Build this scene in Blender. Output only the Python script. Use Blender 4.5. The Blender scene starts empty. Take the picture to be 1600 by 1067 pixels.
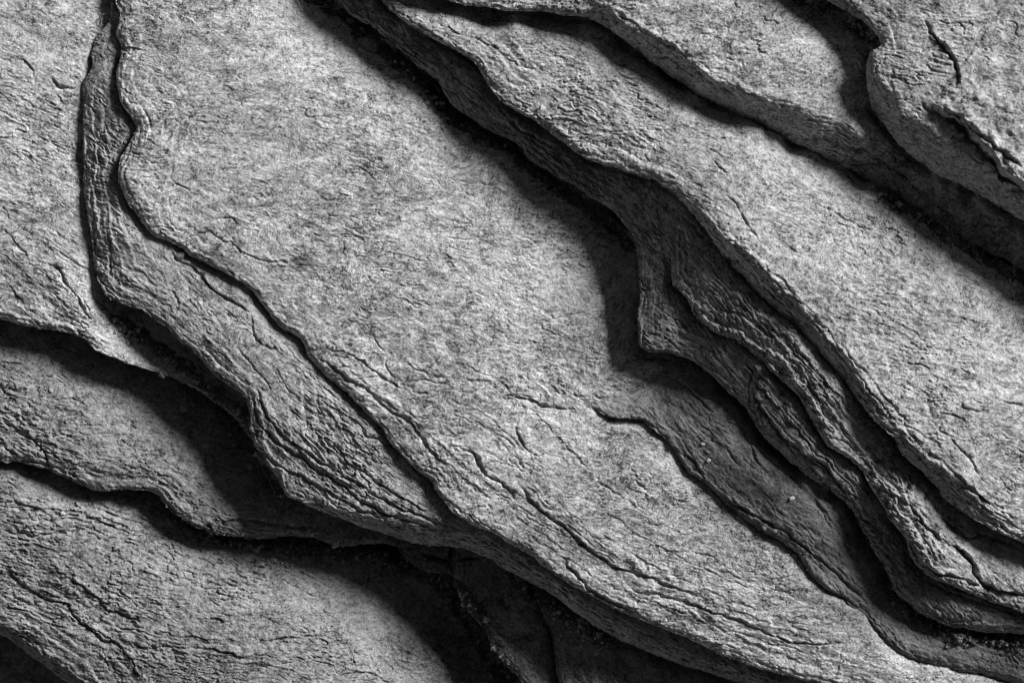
import bpy, math, random
import numpy as np

C = bpy.context.scene.collection
scene = bpy.context.scene
# ------------------------------------------------------------ camera
DIST = 6.0
cam_data = bpy.data.cameras.new('camera')
cam = bpy.data.objects.new('camera', cam_data)
C.objects.link(cam)
cam.location = (0, 0, DIST)
cam_data.sensor_width = 36
cam_data.lens = 36 * DIST / 1.6
cam_data.clip_start = 0.1
cam_data.clip_end = 200
cam_data.dof.use_dof = True
cam_data.dof.focus_distance = DIST - 0.04
cam_data.dof.aperture_fstop = 2.8
scene.camera = cam
# ------------------------------------------------------------ light
LAZ = math.atan2(0.62, 0.78)       # towards the light, from +X anticlockwise (upper right of the frame)
LEL = math.radians(31)
world = bpy.data.worlds.new("World")
scene.world = world
world.use_nodes = True
wn = world.node_tree
wn.nodes.clear()
sky = wn.nodes.new('ShaderNodeTexSky')
sky.sky_type = 'NISHITA'
sky.sun_disc = False
sky.sun_elevation = LEL
sky.sun_rotation = math.pi / 2 - LAZ
sky.air_density = 0.45
sky.dust_density = 0.3
bw = wn.nodes.new('ShaderNodeRGBToBW')      # black and white photograph: neutral sky light
bg = wn.nodes.new('ShaderNodeBackground')
bg.inputs['Strength'].default_value = 0.05
wo = wn.nodes.new('ShaderNodeOutputWorld')
wn.links.new(sky.outputs[0], bw.inputs[0])
wn.links.new(bw.outputs[0], bg.inputs[0])
wn.links.new(bg.outputs[0], wo.inputs[0])
sd = bpy.data.lights.new('sun', 'SUN')
sd.energy = 5.0
sd.angle = math.radians(21)
sd.color = (1, 1, 1)
so = bpy.data.objects.new('sun', sd)
C.objects.link(so)
so.rotation_euler = (math.pi / 2 - LEL, 0, LAZ + math.pi / 2)
scene.view_settings.view_transform = 'Standard'
scene.view_settings.look = 'None'
scene.view_settings.exposure = 0.19
scene.view_settings.gamma = 1
scene.render.film_transparent = False
scene.cycles.filter_width = 1.05
scene.cycles.max_bounces = 4
scene.cycles.diffuse_bounces = 2

# ------------------------------------------------------------ noise
RS = np.random.RandomState(7)
PERM = np.concatenate([RS.permutation(512)] * 3).astype(np.int32)
GA = RS.rand(512) * 2 * np.pi
GX, GY = np.cos(GA).astype(np.float32), np.sin(GA).astype(np.float32)


def gnoise(x, y, seed=0):
    xi = np.floor(x); yi = np.floor(y)
    fx = (x - xi).astype(np.float32); fy = (y - yi).astype(np.float32)
    xi = (xi.astype(np.int64) + seed * 37) & 511
    yi = (yi.astype(np.int64) + seed * 91) & 511
    x1 = (xi + 1) & 511; y1 = (yi + 1) & 511

    def g(ix, iy, dx, dy):
        h = PERM[PERM[ix] + iy]
        return GX[h] * dx + GY[h] * dy
    u = fx * fx * fx * (fx * (fx * 6 - 15) + 10)
    v = fy * fy * fy * (fy * (fy * 6 - 15) + 10)
    a = g(xi, yi, fx, fy); b = g(x1, yi, fx - 1, fy)
    c = g(xi, y1, fx, fy - 1); d = g(x1, y1, fx - 1, fy - 1)
    return ((a + (b - a) * u) * (1 - v) + (c + (d - c) * u) * v) * 1.5


def fbm(x, y, wl, octv, seed=0, gain=0.5):
    s = 0; a = 1.0; t = 0
    for o in range(octv):
        k = 2.03 ** o / wl
        s = s + a * gnoise(x * k + o * 17.3, y * k - o * 5.7, seed + o)
        t += a; a *= gain
    return s / t


# ------------------------------------------------------------ grid (millimetres, y down)
def axis(a, b, step, ext):
    core = np.arange(a, b + step, step)
    o = []; s = step; p = 0
    while p < ext:
        s = min(s * 1.07, 30); p += s; o.append(p)
    o = np.array(o)
    return np.concatenate([a - o[::-1], core, core[-1] + o])


STEP = 1.3
XS = axis(-30, 1630, STEP, 650)
YS = axis(-30, 1097, STEP, 650)
GXX, GYY = np.meshgrid(XS, YS)
NY, NX = GXX.shape


def chaikin(p, n=2):
    p = np.array(p, float)
    for _ in range(n):
        q = 0.75 * p[:-1] + 0.25 * p[1:]
        r = 0.25 * p[:-1] + 0.75 * p[1:]
        m = np.empty((len(q) * 2, 2)); m[0::2] = q; m[1::2] = r
        p = np.vstack([p[:1], m, p[-1:]])
    return p


def segdist(px, py, P, want=False):
    best = np.full(px.shape, 1e18); sg = np.zeros(px.shape); tt = np.zeros(px.shape)
    d = np.diff(P, axis=0); L = np.hypot(d[:, 0], d[:, 1]); cum = np.concatenate([[0], np.cumsum(L)])
    for i in range(len(d)):
        if L[i] < 1e-9: continue
        rx = px - P[i, 0]; ry = py - P[i, 1]
        t = np.clip((rx * d[i, 0] + ry * d[i, 1]) / (L[i] ** 2), 0, 1)
        ex = rx - t * d[i, 0]; ey = ry - t * d[i, 1]
        q = ex * ex + ey * ey
        m = q < best
        best = np.where(m, q, best)
        if want:
            side = rx * d[i, 1] - ry * d[i, 0]
            sg = np.where(m, np.sign(side), sg)
            tt = np.where(m, cum[i] + t * L[i], tt)
    best = np.sqrt(best)
    return (best, sg, tt / cum[-1], cum[-1]) if want else best


def inside(px, py, P):
    r = np.zeros(px.shape, bool)
    n = len(P)
    for i in range(n):
        x0, y0 = P[i]; x1, y1 = P[(i + 1) % n]
        if y0 == y1: continue
        c = (y0 > py) != (y1 > py)
        r ^= c & (px < (x1 - x0) * (py - y0) / (y1 - y0) + x0)
    return r


def field(px, py, func, near=24.0, cs=8.0):
    """func(x,y) evaluated on a coarse lattice, exactly where |value| is small"""
    cx = np.arange(-720, 2330, cs); cy = np.arange(-720, 1800, cs)
    mx, my = np.meshgrid(cx, cy)
    f = func(mx.ravel(), my.ravel()).reshape(mx.shape)
    u = np.clip((px - cx[0]) / cs, 0, len(cx) - 1.001); v = np.clip((py - cy[0]) / cs, 0, len(cy) - 1.001)
    iu = u.astype(int); iv = v.astype(int); fu = u - iu; fv = v - iv
    r = (f[iv, iu] * (1 - fu) + f[iv, iu + 1] * fu) * (1 - fv) + (f[iv + 1, iu] * (1 - fu) + f[iv + 1, iu + 1] * fu) * fv
    m = np.abs(r) < near
    r[m] = func(px[m], py[m])
    return r


def tps(ctrl, px, py, smooth=0.02):
    c = np.array(ctrl, float); n = len(c)
    px = np.clip(px, -120, 1720) / 500; py = np.clip(py, -120, 1190) / 500
    X = c[:, 0] / 500; Y = c[:, 1] / 500

    def phi(r2): return np.sqrt(r2 + 0.01)
    K = phi((X[:, None] - X) ** 2 + (Y[:, None] - Y) ** 2) - np.eye(n) * smooth
    P = np.stack([np.ones(n), X, Y], 1)
    A = np.block([[K, P], [P.T, np.zeros((3, 3))]])
    w = np.linalg.solve(A, np.concatenate([c[:, 2], [0, 0, 0]]))
    o = w[n] + w[n + 1] * px + w[n + 2] * py
    for i in range(n):
        o = o + w[i] * phi((px - X[i]) ** 2 + (py - Y[i]) ** 2)
    return o


def idw(anch, px, py):
    a = np.array(anch, float)
    sw = 0; s1 = 0; s2 = 0
    for x, y, w, h in a:
        k = 1.0 / ((px - x) ** 2 + (py - y) ** 2 + 400) ** 1.5
        sw = sw + k; s1 = s1 + k * w; s2 = s2 + k * h
    return s1 / sw, s2 / sw


# ------------------------------------------------------------ materials
def rock_mat(name, ang, seed, base=0.30, stretch=1.45, contrast=1.0, bump=1.0, blend=None):
    m = bpy.data.materials.new(name)
    m.use_nodes = True
    nt = m.node_tree; N = nt.nodes; Lk = nt.links
    N.clear()
    out = N.new('ShaderNodeOutputMaterial'); bs = N.new('ShaderNodeBsdfPrincipled')
    bs.inputs['Roughness'].default_value = 0.72
    bs.inputs['Specular IOR Level'].default_value = 0.35
    Lk.new(bs.outputs[0], out.inputs[0])
    geo = N.new('ShaderNodeNewGeometry')
    mp = N.new('ShaderNodeMapping'); mp.vector_type = 'POINT'
    mp.inputs['Rotation'].default_value = (0, 0, ang)
    mp.inputs['Location'].default_value = (seed * 3.1, seed * 1.7, seed * 0.9)
    # gentle domain warp
    wn_ = N.new('ShaderNodeTexNoise'); wn_.inputs['Scale'].default_value = 9; wn_.inputs['Detail'].default_value = 3
    Lk.new(geo.outputs['Position'], wn_.inputs['Vector'])
    vm = N.new('ShaderNodeVectorMath'); vm.operation = 'MULTIPLY_ADD'
    vm.inputs[1].default_value = (0.05, 0.05, 0.05)
    Lk.new(wn_.outputs['Color'], vm.inputs[0]); Lk.new(geo.outputs['Position'], vm.inputs[2])
    Lk.new(vm.outputs[0], mp.inputs['Vector'])
    st = N.new('ShaderNodeVectorMath'); st.operation = 'MULTIPLY'; st.inputs[1].default_value = (1, stretch, 1)
    Lk.new(mp.outputs[0], st.inputs[0])

    def noise(sc, det, rough, src, lo, hi, dist=0.0):
        n = N.new('ShaderNodeTexNoise'); n.inputs['Scale'].default_value = sc; n.inputs['Detail'].default_value = det
        n.inputs['Roughness'].default_value = rough; n.inputs['Distortion'].default_value = dist
        Lk.new(src, n.inputs['Vector'])
        r = N.new('ShaderNodeMapRange'); r.inputs[1].default_value = lo; r.inputs[2].default_value = hi
        Lk.new(n.outputs[0], r.inputs[0])
        return n.outputs[0], r.outputs[0]

    def math_(op, a, b):
        q = N.new('ShaderNodeMath'); q.operation = op
        for k, v in ((0, a), (1, b)):
            if isinstance(v, (int, float)): q.inputs[k].default_value = v
            else: Lk.new(v, q.inputs[k])
        return q.outputs[0]
    s = st.outputs[0]
    P_ = mp.outputs[0]
    _, big = noise(5, 4, 0.6, s, 0.35, 0.65)
    _, mid = noise(34, 6, 0.7, s, 0.36, 0.64, 0.5)
    _, fin = noise(125, 4, 0.72, s, 0.33, 0.67, 0.3)
    _, grn = noise(360, 2, 0.8, P_, 0.3, 0.7)
    _, spk = noise(85, 4, 0.7, s, 0.57, 0.68, 0.5)      # dark mineral specks
    _, lgt = noise(70, 5, 0.7, s, 0.56, 0.72, 0.4)      # pale quartz rich flecks
    _, pat = noise(17, 7, 0.75, s, 0.54, 0.66, 0.8)     # crusty darker patches
    def mad(src, k, add):
        q = N.new('ShaderNodeMath'); q.operation = 'MULTIPLY_ADD'; Lk.new(src, q.inputs[0])
        q.inputs[1].default_value = k
        if isinstance(add, (int, float)): q.inputs[2].default_value = add
        else: Lk.new(add, q.inputs[2])
        return q.outputs[0]
    _, iso = noise(160, 5, 0.8, P_, 0.36, 0.64)
    _, flk = noise(210, 3, 0.7, s, 0.55, 0.66, 1.2)     # fine dark flecks
    c_ = contrast * 1.5
    v = mad(mid, 0.62 * c_, mad(big, 0.34 * c_, 1 - 1.28 * c_))
    v = mad(fin, 0.60 * c_, v)
    v = mad(iso, 0.65 * c_, v)
    v = mad(grn, 0.80 * c_, v)
    v = mad(spk, -0.45 * c_, v)
    v = mad(flk, -0.40 * c_, v)
    v = mad(lgt, 0.38 * c_, v)
    v = mad(pat, -0.46 * c_, v)
    if blend:
        # the base darkens unevenly along the plate: (base there, x, y, dx, dy, length)
        b2, bx_, by_, dx_, dy_, ln_ = blend
        vs_ = N.new('ShaderNodeVectorMath'); vs_.operation = 'SUBTRACT'; vs_.inputs[1].default_value = (bx_, by_, 0)
        vd_ = N.new('ShaderNodeVectorMath'); vd_.operation = 'DOT_PRODUCT'; vd_.inputs[1].default_value = (dx_, dy_, 0)
        Lk.new(geo.outputs['Position'], vs_.inputs[0]); Lk.new(vs_.outputs[0], vd_.inputs[0])
        nb_ = N.new('ShaderNodeTexNoise'); nb_.inputs['Scale'].default_value = 22; nb_.inputs['Detail'].default_value = 6
        nb_.inputs['Roughness'].default_value = 0.7
        Lk.new(geo.outputs['Position'], nb_.inputs['Vector'])
        w_ = mad(nb_.outputs[0], 0.22, math_('SUBTRACT', vd_.outputs['Value'], 0.11))
        r_ = N.new('ShaderNodeMapRange'); r_.inputs[1].default_value = 0; r_.inputs[2].default_value = ln_
        r_.inputs[3].default_value = b2; r_.inputs[4].default_value = base
        Lk.new(w_, r_.inputs[0])
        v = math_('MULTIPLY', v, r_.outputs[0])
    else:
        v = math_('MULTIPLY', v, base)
    cl = N.new('ShaderNodeClamp'); cl.inputs[1].default_value = 0.04; cl.inputs[2].default_value = 0.7
    Lk.new(v, cl.inputs[0])
    Lk.new(cl.outputs[0], bs.inputs['Base Color'])
    n1 = N.new('ShaderNodeTexNoise'); n1.inputs['Scale'].default_value = 95; n1.inputs['Detail'].default_value = 6
    n1.inputs['Roughness'].default_value = 0.72; n1.inputs['Distortion'].default_value = 0.7
    Lk.new(s, n1.inputs['Vector'])
    b1 = N.new('ShaderNodeBump'); b1.inputs['Strength'].default_value = 1.0
    b1.inputs['Distance'].default_value = 0.0022 * bump
    _, wear = noise(7, 3, 0.6, P_, 0.36, 0.62)
    Lk.new(math_('MULTIPLY', n1.outputs[0], mad(wear, 0.9, 0.25)), b1.inputs['Height'])
    Lk.new(b1.outputs[0], bs.inputs['Normal'])
    return m


# ------------------------------------------------------------ mesh helpers
def new_mesh(name, co, quads, mat, smooth=True, parent=None, origin=None, tris=False):
    co = np.asarray(co, np.float64)
    if origin is None: origin = np.zeros(3)
    me = bpy.data.meshes.new(name)
    k = 3 if tris else 4
    me.vertices.add(len(co)); me.vertices.foreach_set('co', (co - origin).astype(np.float32).ravel())
    me.loops.add(len(quads) * k); me.loops.foreach_set('vertex_index', np.asarray(quads, np.int32).ravel())
    me.polygons.add(len(quads))
    me.polygons.foreach_set('loop_start', np.arange(0, len(quads) * k, k, dtype=np.int32))
    me.polygons.foreach_set('loop_total', np.full(len(quads), k, np.int32))
    me.update(calc_edges=True); me.validate()
    me.polygons.foreach_set('use_smooth', np.full(len(me.polygons), smooth, bool))
    me.materials.append(mat)
    o = bpy.data.objects.new(name, me)
    C.objects.link(o)
    if parent is not None:
        o.parent = parent
    else:
        o.location = origin
    return o


def W(x, y, z):
    return np.stack([(x - 800) / 1000, (533.5 - y) / 1000, z / 1000], -1)


def unproj(p, z):
    """photo point -> plan position at the slab's own height (the camera stands 6 m above)"""
    p = np.array(p, float); c = np.array([800, 533.5]); k = (DIST * 1000 - z) / (DIST * 1000)
    return c + (p - c) * k


# ------------------------------------------------------------ slabs, topmost first
FAR = 2400
SLABS = []


def slab(**k): SLABS.append(k)


slab(key='G', rel=0.75, sag=14, sagw=50, lam=1.0, dip=66, dipw=24, z=228, ang=0.15, base=0.27, T=55, label='pale rock slab with a notched edge filling the upper right corner',
  lip=[(700,-700),(1130,-120),(1215,-60),(1300,0),(1325,12),(1350,28),(1369,44),(1381,62),(1380,71),(1366,77),(1359,91),(1356,116),(1359,134),(1369,159),(1381,178),(1397,200),(1412,219),(1431,237),(1453,253),(1484,272),(1516,287),(1553,306),(1584,325),(1620,346),(1800,450),(FAR,800)],
  close=[(FAR,-700)],
  roll=[(1300,0,16,20),(1372,50,8,8),(1385,74,6,6),(1358,110,22,24),(1380,178,36,56),(1440,245,46,70),(1550,306,50,70),(1620,346,54,70)],
  ctrl=[(1300,0,214),(1380,70,218),(1600,0,218),(1400,190,216),(1500,270,212),(1600,330,208),(1540,150,218),(1600,100,216),(1450,100,218),(1450,180,219),(1560,230,216)])
slab(key='F', rel=0.75, sag=14, sagw=50, lam=1.0, dip=58, dipw=24, z=184, ang=-0.25, base=0.3, T=45, label='pale rock slab at top centre, between a diagonal crevice and the notched corner slab',
  lip=[(560,-60),(690,-6),(760,6),(800,11),(831,10),(862,15),(894,19),(925,25),(950,36),(975,54),(1000,75),(1025,94),(1050,112),(1075,128),(1097,144),(1128,157),(1159,175),(1191,191),(1222,206),(1253,220),(1287,238),(1319,253),(1350,268),(1381,284),(1412,301),(1459,330),(1500,355),(1537,378),(1600,408),(1800,520),(FAR,900)],
  close=[(FAR,100),(1500,-60),(1400,-700),(600,-700)],
  roll=[(760,5,6,6),(890,18,10,9),(950,34,28,30),(1025,94,34,50),(1097,144,30,56),(1190,190,38,66),(1287,238,60,66),(1400,290,70,60),(1600,400,80,50)],
  ctrl=[(760,-10,118),(860,-20,126),(950,30,150),(1100,140,164),(1250,215,170),(1330,255,162),(1400,290,136),(1600,400,100),(1000,-10,156),(1150,40,164),(1280,120,168),(1340,180,170),(1240,-10,156),(1310,50,146),(1400,220,132),(1500,310,90),(1600,350,72),(1150,120,166)])
slab(key='E', rel=0.75, sag=10, sagw=40, lam=1.3, dip=34, dipw=9, z=160, ang=0.2, base=0.255, T=45, label='long pale rock slab running from top middle down to the right edge',
  lip=[(100,-700),(520,-80),(600,0),(619,19),(637,31),(666,50),(691,66),(712,75),(734,87),(749,100),(756,116),(768,137),(784,156),(806,169),(831,184),(853,197),(880,217),(909,243),(934,253),(972,262),(1003,274),(1034,286),(1056,304),(1081,328),(1100,358),(1131,398),(1153,425),(1184,456),(1206,478),(1234,502),(1256,525),(1277,545),(1300,570),(1319,591),(1337,619),(1356,644),(1375,666),(1397,684),(1406,704),(1428,726),(1450,745),(1469,762),(1478,780),(1497,795),(1516,806),(1544,823),(1575,837),(1600,850),(1680,890),(FAR,1300)],
  close=[(FAR,300),(1400,200),(1000,-60),(800,-120),(760,-700)],
  roll=[(600,0,12,9),(712,75,12,9),(780,150,10,8),(900,240,12,8),(1030,285,14,10),(1100,358,20,16),(1153,425,34,50),(1234,502,36,50),(1300,570,26,38),(1375,666,16,12),(1428,726,34,32),(1478,780,44,36),(1544,823,26,16),(1600,850,20,12)],
  ctrl=[(600,0,90),(740,90,102),(850,200,104),(1000,275,130),(1100,350,180),(1200,450,190),(1300,570,190),(1400,690,180),(1470,760,162),(1600,850,142),(850,100,108),(930,120,112),(1000,180,126),(1150,280,160),(1300,400,162),(1450,550,160),(1550,700,152),(900,40,98),(960,60,100),(1100,170,124),(1250,245,128),(1400,335,114),(1500,420,94),(1600,520,90),(1600,430,45),(1480,360,70),(700,0,102),(800,20,102),(1500,480,140),(1590,600,138)])
slab(key='D2', rel=0.85, sag=2, sagw=30, lam=2.6, dip=28, dipw=8, z=120, ang=0.75, base=0.24, T=25, bump=1.5, label='narrow rough rock layer ending in bright knobbly patches at lower right',
  lip=[(1075,318),(1052,345),(1040,372),(1049,400),(1050,428),(1052,447),(1072,466),(1086,487),(1094,503),(1119,521),(1144,528),(1162,541),(1181,556),(1197,570),(1212,587),(1237,609),(1254,631),(1266,652),(1281,683),(1303,703),(1325,716),(1343,731),(1356,753),(1375,779),(1384,801),(1403,825),(1416,843),(1422,865),(1437,887),(1453,903),(1475,912),(1503,921),(1531,934),(1553,943),(1600,958),(1700,990),(FAR,1200)],
  close=[(FAR,1000),(1650,820),(1500,700),(1300,460),(1140,320)],
  roll=[(1050,430,5,3),(1120,522,8,7),(1254,631,8,8),(1343,731,8,8),(1416,843,8,8),(1503,921,10,8)],
  ctrl=[(1050,340,118),(1040,372,104),(1050,430,110),(1120,522,118),(1200,572,136),(1256,631,142),(1284,687,138),(1344,731,128),(1400,822,114),(1437,887,100),(1503,921,100),(1600,959,98),(1100,380,148),(1200,480,166),(1290,600,162),(1380,700,112),(1430,745,100),(1480,800,80),(1540,840,74),(1600,870,80),(1330,680,138),(1400,755,140),(1425,790,140),(1460,830,118),(1480,870,126),(1445,865,124),(1520,870,88),(1560,885,116),(1600,900,112),(1540,905,90)])
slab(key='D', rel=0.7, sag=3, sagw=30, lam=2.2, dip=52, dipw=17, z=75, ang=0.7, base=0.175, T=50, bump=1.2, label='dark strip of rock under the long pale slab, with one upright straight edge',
  lip=[(80,-700),(470,-80),(531,0),(547,19),(569,34),(594,47),(606,66),(631,81),(650,100),(675,112),(687,128),(694,147),(712,166),(737,184),(762,203),(790,210),(809,225),(822,244),(850,262),(878,277),(900,289),(925,309),(956,328),(975,347),(991,370),(994,390),(997,422),(1000,453),(998,494),(996,532),(1003,545),(1019,551),(1050,552),(1069,559),(1091,569),(1109,584),(1131,606),(1153,628),(1172,647),(1184,675),(1206,697),(1237,722),(1262,744),(1284,759),(1300,766),(1316,781),(1331,800),(1347,827),(1362,853),(1378,878),(1390,900),(1400,928),(1428,951),(1453,967),(1484,980),(1522,986),(1553,990),(1600,991),(1700,1005),(FAR,1250)],
  close=[(FAR,1050),(1650,900),(1300,500),(1120,320),(900,160),(700,0),(640,-120),(300,-700)],
  roll=[(531,0,8,6),(700,150,8,7),(850,262,8,7),(991,370,8,7),(998,494,5,5),(1010,548,6,5),(1069,559,10,8),(1153,628,12,9),(1262,744,10,8),(1347,827,10,10),(1400,930,16,12),(1522,986,22,14)],
  ctrl=[(531,0,38),(606,66,38),(694,147,38),(794,212,38),(878,278,46),(956,328,68),(992,372,80),(1000,453,84),(998,537,80),(1069,559,76),(1131,606,90),(1184,675,106),(1237,722,106),(1300,766,98),(1347,831,82),(1378,878,66),(1428,953,62),(1522,990,68),(1600,993,68),(590,0,56),(712,80,68),(760,140,70),(850,205,72),(970,270,94),(1040,310,132),(1060,420,108),(1040,480,92),(1119,530,112),(1194,580,128),(1256,640,132),(1300,715,122),(1370,790,98),(1422,880,80),(1500,940,80),(1600,975,78)])
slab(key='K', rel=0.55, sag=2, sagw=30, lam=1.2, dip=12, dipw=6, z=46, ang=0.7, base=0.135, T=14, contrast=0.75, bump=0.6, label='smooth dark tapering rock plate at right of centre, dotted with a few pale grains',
  lip=[(1040,500),(1012,535),(1000,562),(978,582),(945,596),(915,606),(898,617),(905,628),(922,637),(950,650),(972,654),(1000,656),(1019,669),(1041,687),(1059,709),(1063,725),(1081,741),(1106,757),(1125,779),(1153,803),(1187,829),(1219,843),(1241,859),(1253,878),(1269,901),(1287,918),(1316,933),(1331,948),(1353,959),(1369,981),(1391,1009),(1412,1025),(1444,1037),(1491,1047),(1537,1056),(1580,1066),(1700,1100),(FAR,1350)],
  close=[(FAR,1150),(1650,920),(1420,850),(1250,640),(1130,540),(1080,500)],
  roll=[(1000,560,10,2),(950,596,12,2),(900,620,12,3),(1000,656,5,4),(1106,757,6,6),(1219,843,8,7),(1316,933,8,7),(1412,1025,10,8),(1540,1056,14,10)],
  ctrl=[(900,617,16),(922,637,34),(960,650,42),(1000,656,48),(1062,725,54),(1106,756,56),(1187,831,57),(1253,878,56),(1316,934,52),(1369,981,44),(1444,1037,34),(1569,1062,30),(950,600,12),(1000,575,6),(1040,600,28),(1060,600,40),(1110,620,66),(1150,650,84),(1190,710,96),(1284,785,88),(1330,850,64),(1385,930,20),(1450,1000,50),(1440,980,36),(1530,1005,50),(1600,1010,48),(1150,740,68),(1220,800,72),(1290,860,62),(1350,930,44),(1520,1035,38)])
slab(key='C', rel=0.62, sag=9, sagw=42, dip=22, dipw=9, z=32, ang=0.08, base=0.31, T=36, label='broad pale central rock slab with a wavy left edge, largest of the layers',
  lip=[(168,-700),(178,-80),(178,0),(186,20),(183,32),(179,42),(182,56),(188,70),(188,84),(183,100),(179,116),(181,135),(186,152),(190,166),(200,178),(208,190),(213,203),(209,214),(198,230),(188,245),(184,262),(185,285),(192,305),(205,325),(218,342),(230,360),(240,368),(258,375),(280,386),(300,403),(325,415),(350,428),(378,442),(400,460),(410,477),(422,494),(440,512),(458,523),(473,532),(478,550),(492,572),(517,594),(548,620),(575,647),(597,670),(612,694),(630,715),(656,738),(675,753),(679,769),(694,781),(703,798),(722,812),(744,824),(775,836),(800,852),(826,868),(853,886),(880,908),(925,933),(972,958),(1019,977),(1066,993),(1097,1011),(1144,1030),(1191,1046),(1237,1058),(1275,1067),(1400,1100),(FAR,1500)],
  close=[(FAR,1300),(1660,1020),(1480,980),(1330,820),(1160,600),(1040,520),(1040,380),(860,220),(620,20),(560,-120),(300,-700)],
  roll=[(180,0,12,6),(185,90,14,9),(205,185,12,8),(186,270,20,12),(240,368,10,8),(378,442,8,7),(473,532,10,8),(597,670,10,8),(679,769,8,7),(744,824,9,8),(880,908,10,9),(1019,977,10,8),(1144,1030,14,8),(1275,1067,18,8)],
  ctrl=[(180,50,32),(210,200,46),(190,290,46),(300,405,36),(400,460,36),(478,545,36),(575,647,36),(675,756,34),(728,816,30),(822,865,28),(900,918,26),(1019,978,26),(1144,1031,28),(1269,1067,28),(400,200,35),(600,400,35),(800,600,36),(950,800,38),(1150,930,36),(1350,1050,28),(450,0,26),(560,100,22),(620,120,10),(600,60,-20),(700,190,18),(850,310,18),(950,400,0),(870,400,26),(930,480,20),(950,540,28),(1010,600,24),(1080,690,46),(1200,800,48),(1300,900,44),(530,20,-35),(480,40,22)])
slab(key='B', rel=0.65, sag=5, sagw=30, lam=1.9, dip=46, dipw=13, z=6, ang=0.6, base=0.22, T=60, label='rough rock layer peeling out under the wavy left edge of the central slab',
  lip=[(172,-700),(172,-60),(171,0),(172,30),(162,44),(148,62),(143,84),(145,100),(138,118),(128,130),(127,145),(130,170),(128,200),(127,232),(132,260),(128,290),(133,318),(139,350),(143,390),(148,420),(155,447),(166,468),(188,474),(212,481),(235,494),(255,508),(276,526),(296,545),(314,562),(335,586),(360,606),(382,620),(390,644),(389,662),(391,687),(398,701),(410,710),(421,731),(434,747),(445,776),(468,783),(494,797),(525,810),(556,821),(587,834),(619,844),(650,853),(681,857),(712,859),(744,866),(775,884),(806,903),(837,918),(869,935),(897,960),(950,995),(987,1011),(1019,1024),(1066,1042),(1112,1056),(1160,1072),(1300,1110),(FAR,1560)],
  close=[(FAR,1450),(1300,1030),(900,860),(600,600),(300,330),(240,200),(230,-60),(220,-700)],
  roll=[(172,0,4,3),(143,90,6,4),(128,200,5,4),(133,318,6,4),(155,447,8,6),(212,481,8,6),(314,562,8,7),(382,620,8,8),(410,710,5,4),(445,776,5,4),(525,810,26,22),(619,844,36,38),(744,866,34,38),(869,935,28,30),(987,1011,24,26),(1112,1056,24,26)],
  ctrl=[(175,30,12),(150,90,8),(150,150,4),(185,190,20),(180,130,22),(140,260,4),(180,270,26),(165,320,16),(195,350,26),(150,400,8),(165,440,10),(200,380,24),(260,450,20),(350,520,22),(390,640,12),(445,775,2),(269,500,14),(344,569,14),(450,600,18),(550,750,8),(650,780,0),(556,821,-10),(681,857,-20),(775,884,-24),(869,934,-28),(987,1012,-30),(1100,1055,-30),(300,420,10),(470,560,16),(600,700,12),(700,800,2),(760,840,-8),(850,890,-12),(950,965,-14),(1050,1005,-14),(1150,1045,-14),(500,700,14)])
slab(key='A', rel=0.6, sag=10, sagw=45, lam=1.3, dip=46, dipw=20, z=-4, ang=0.35, base=0.285, T=45, label='pale rock slab along the left edge of the frame, left of the upright crack',
  lip=[(-700,430),(-120,470),(0,498),(30,508),(60,513),(90,516),(116,523),(135,534),(148,549),(175,560),(200,569),(230,578),(262,590),(298,607),(330,626),(354,646),(373,666),(388,690),(400,720),(430,780)],
  close=[(480,760),(420,600),(250,430),(210,250),(215,-700),(-700,-700)],
  roll=[(0,498,14,9),(90,516,12,8),(148,549,8,6),(230,578,8,6),(330,626,12,8),(390,690,10,8)],
  ctrl=[(0,0,2),(100,0,2),(100,150,0),(120,190,-10),(128,240,-8),(0,250,2),(90,300,2),(128,380,-8),(0,490,-2),(80,510,-6),(145,545,-9),(200,568,-14),(262,590,-20),(330,625,-28),(390,690,-38),(160,480,-14),(190,500,-48),(225,535,-60),(290,580,-68),(350,620,-74),(100,440,2),(148,515,-6)])
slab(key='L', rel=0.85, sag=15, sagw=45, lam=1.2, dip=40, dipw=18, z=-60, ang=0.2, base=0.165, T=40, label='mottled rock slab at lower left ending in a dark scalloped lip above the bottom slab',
  lip=[(-700,680),(-120,700),(0,724),(31,722),(62,730),(81,736),(103,747),(125,759),(147,767),(175,768),(203,766),(234,765),(245,775),(256,791),(272,806),(290,817),(319,828),(344,836),(369,842),(400,844),(437,840),(469,842),(494,844),(516,854),(541,857),(569,853),(600,853),(700,880)],
  close=[(700,780),(480,700),(300,520),(100,470),(-700,380)],
  roll=[(0,724,14,8),(103,747,12,8),(203,766,8,7),(250,782,10,8),(319,828,14,10),(437,840,14,10),(541,857,12,8)],
  ctrl=[(0,515,-56),(60,530,-66),(140,570,-86),(230,610,-104),(320,660,-122),(400,740,-130),(100,640,-54),(50,590,-52),(200,700,-58),(280,730,-64),(0,650,-52),(0,725,-52),(81,736,-54),(175,767,-56),(244,775,-58),(300,817,-62),(400,843,-76),(500,845,-94),(594,853,-110),(350,780,-68),(430,790,-90)])
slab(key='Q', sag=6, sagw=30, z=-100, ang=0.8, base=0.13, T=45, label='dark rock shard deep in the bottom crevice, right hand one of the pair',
  lip=[(800,880),(837,937),(853,971),(864,1000),(869,1031),(872,1067),(880,1140),(900,1300)],
  close=[(1500,1300),(1250,1050),(1000,950),(850,860)],
  roll=[(860,1000,18,14)],
  ctrl=[(840,940,-120),(870,1000,-105),(1000,1060,-92),(920,1000,-92),(1100,1080,-90),(880,1067,-100),(900,940,-110)])
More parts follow.
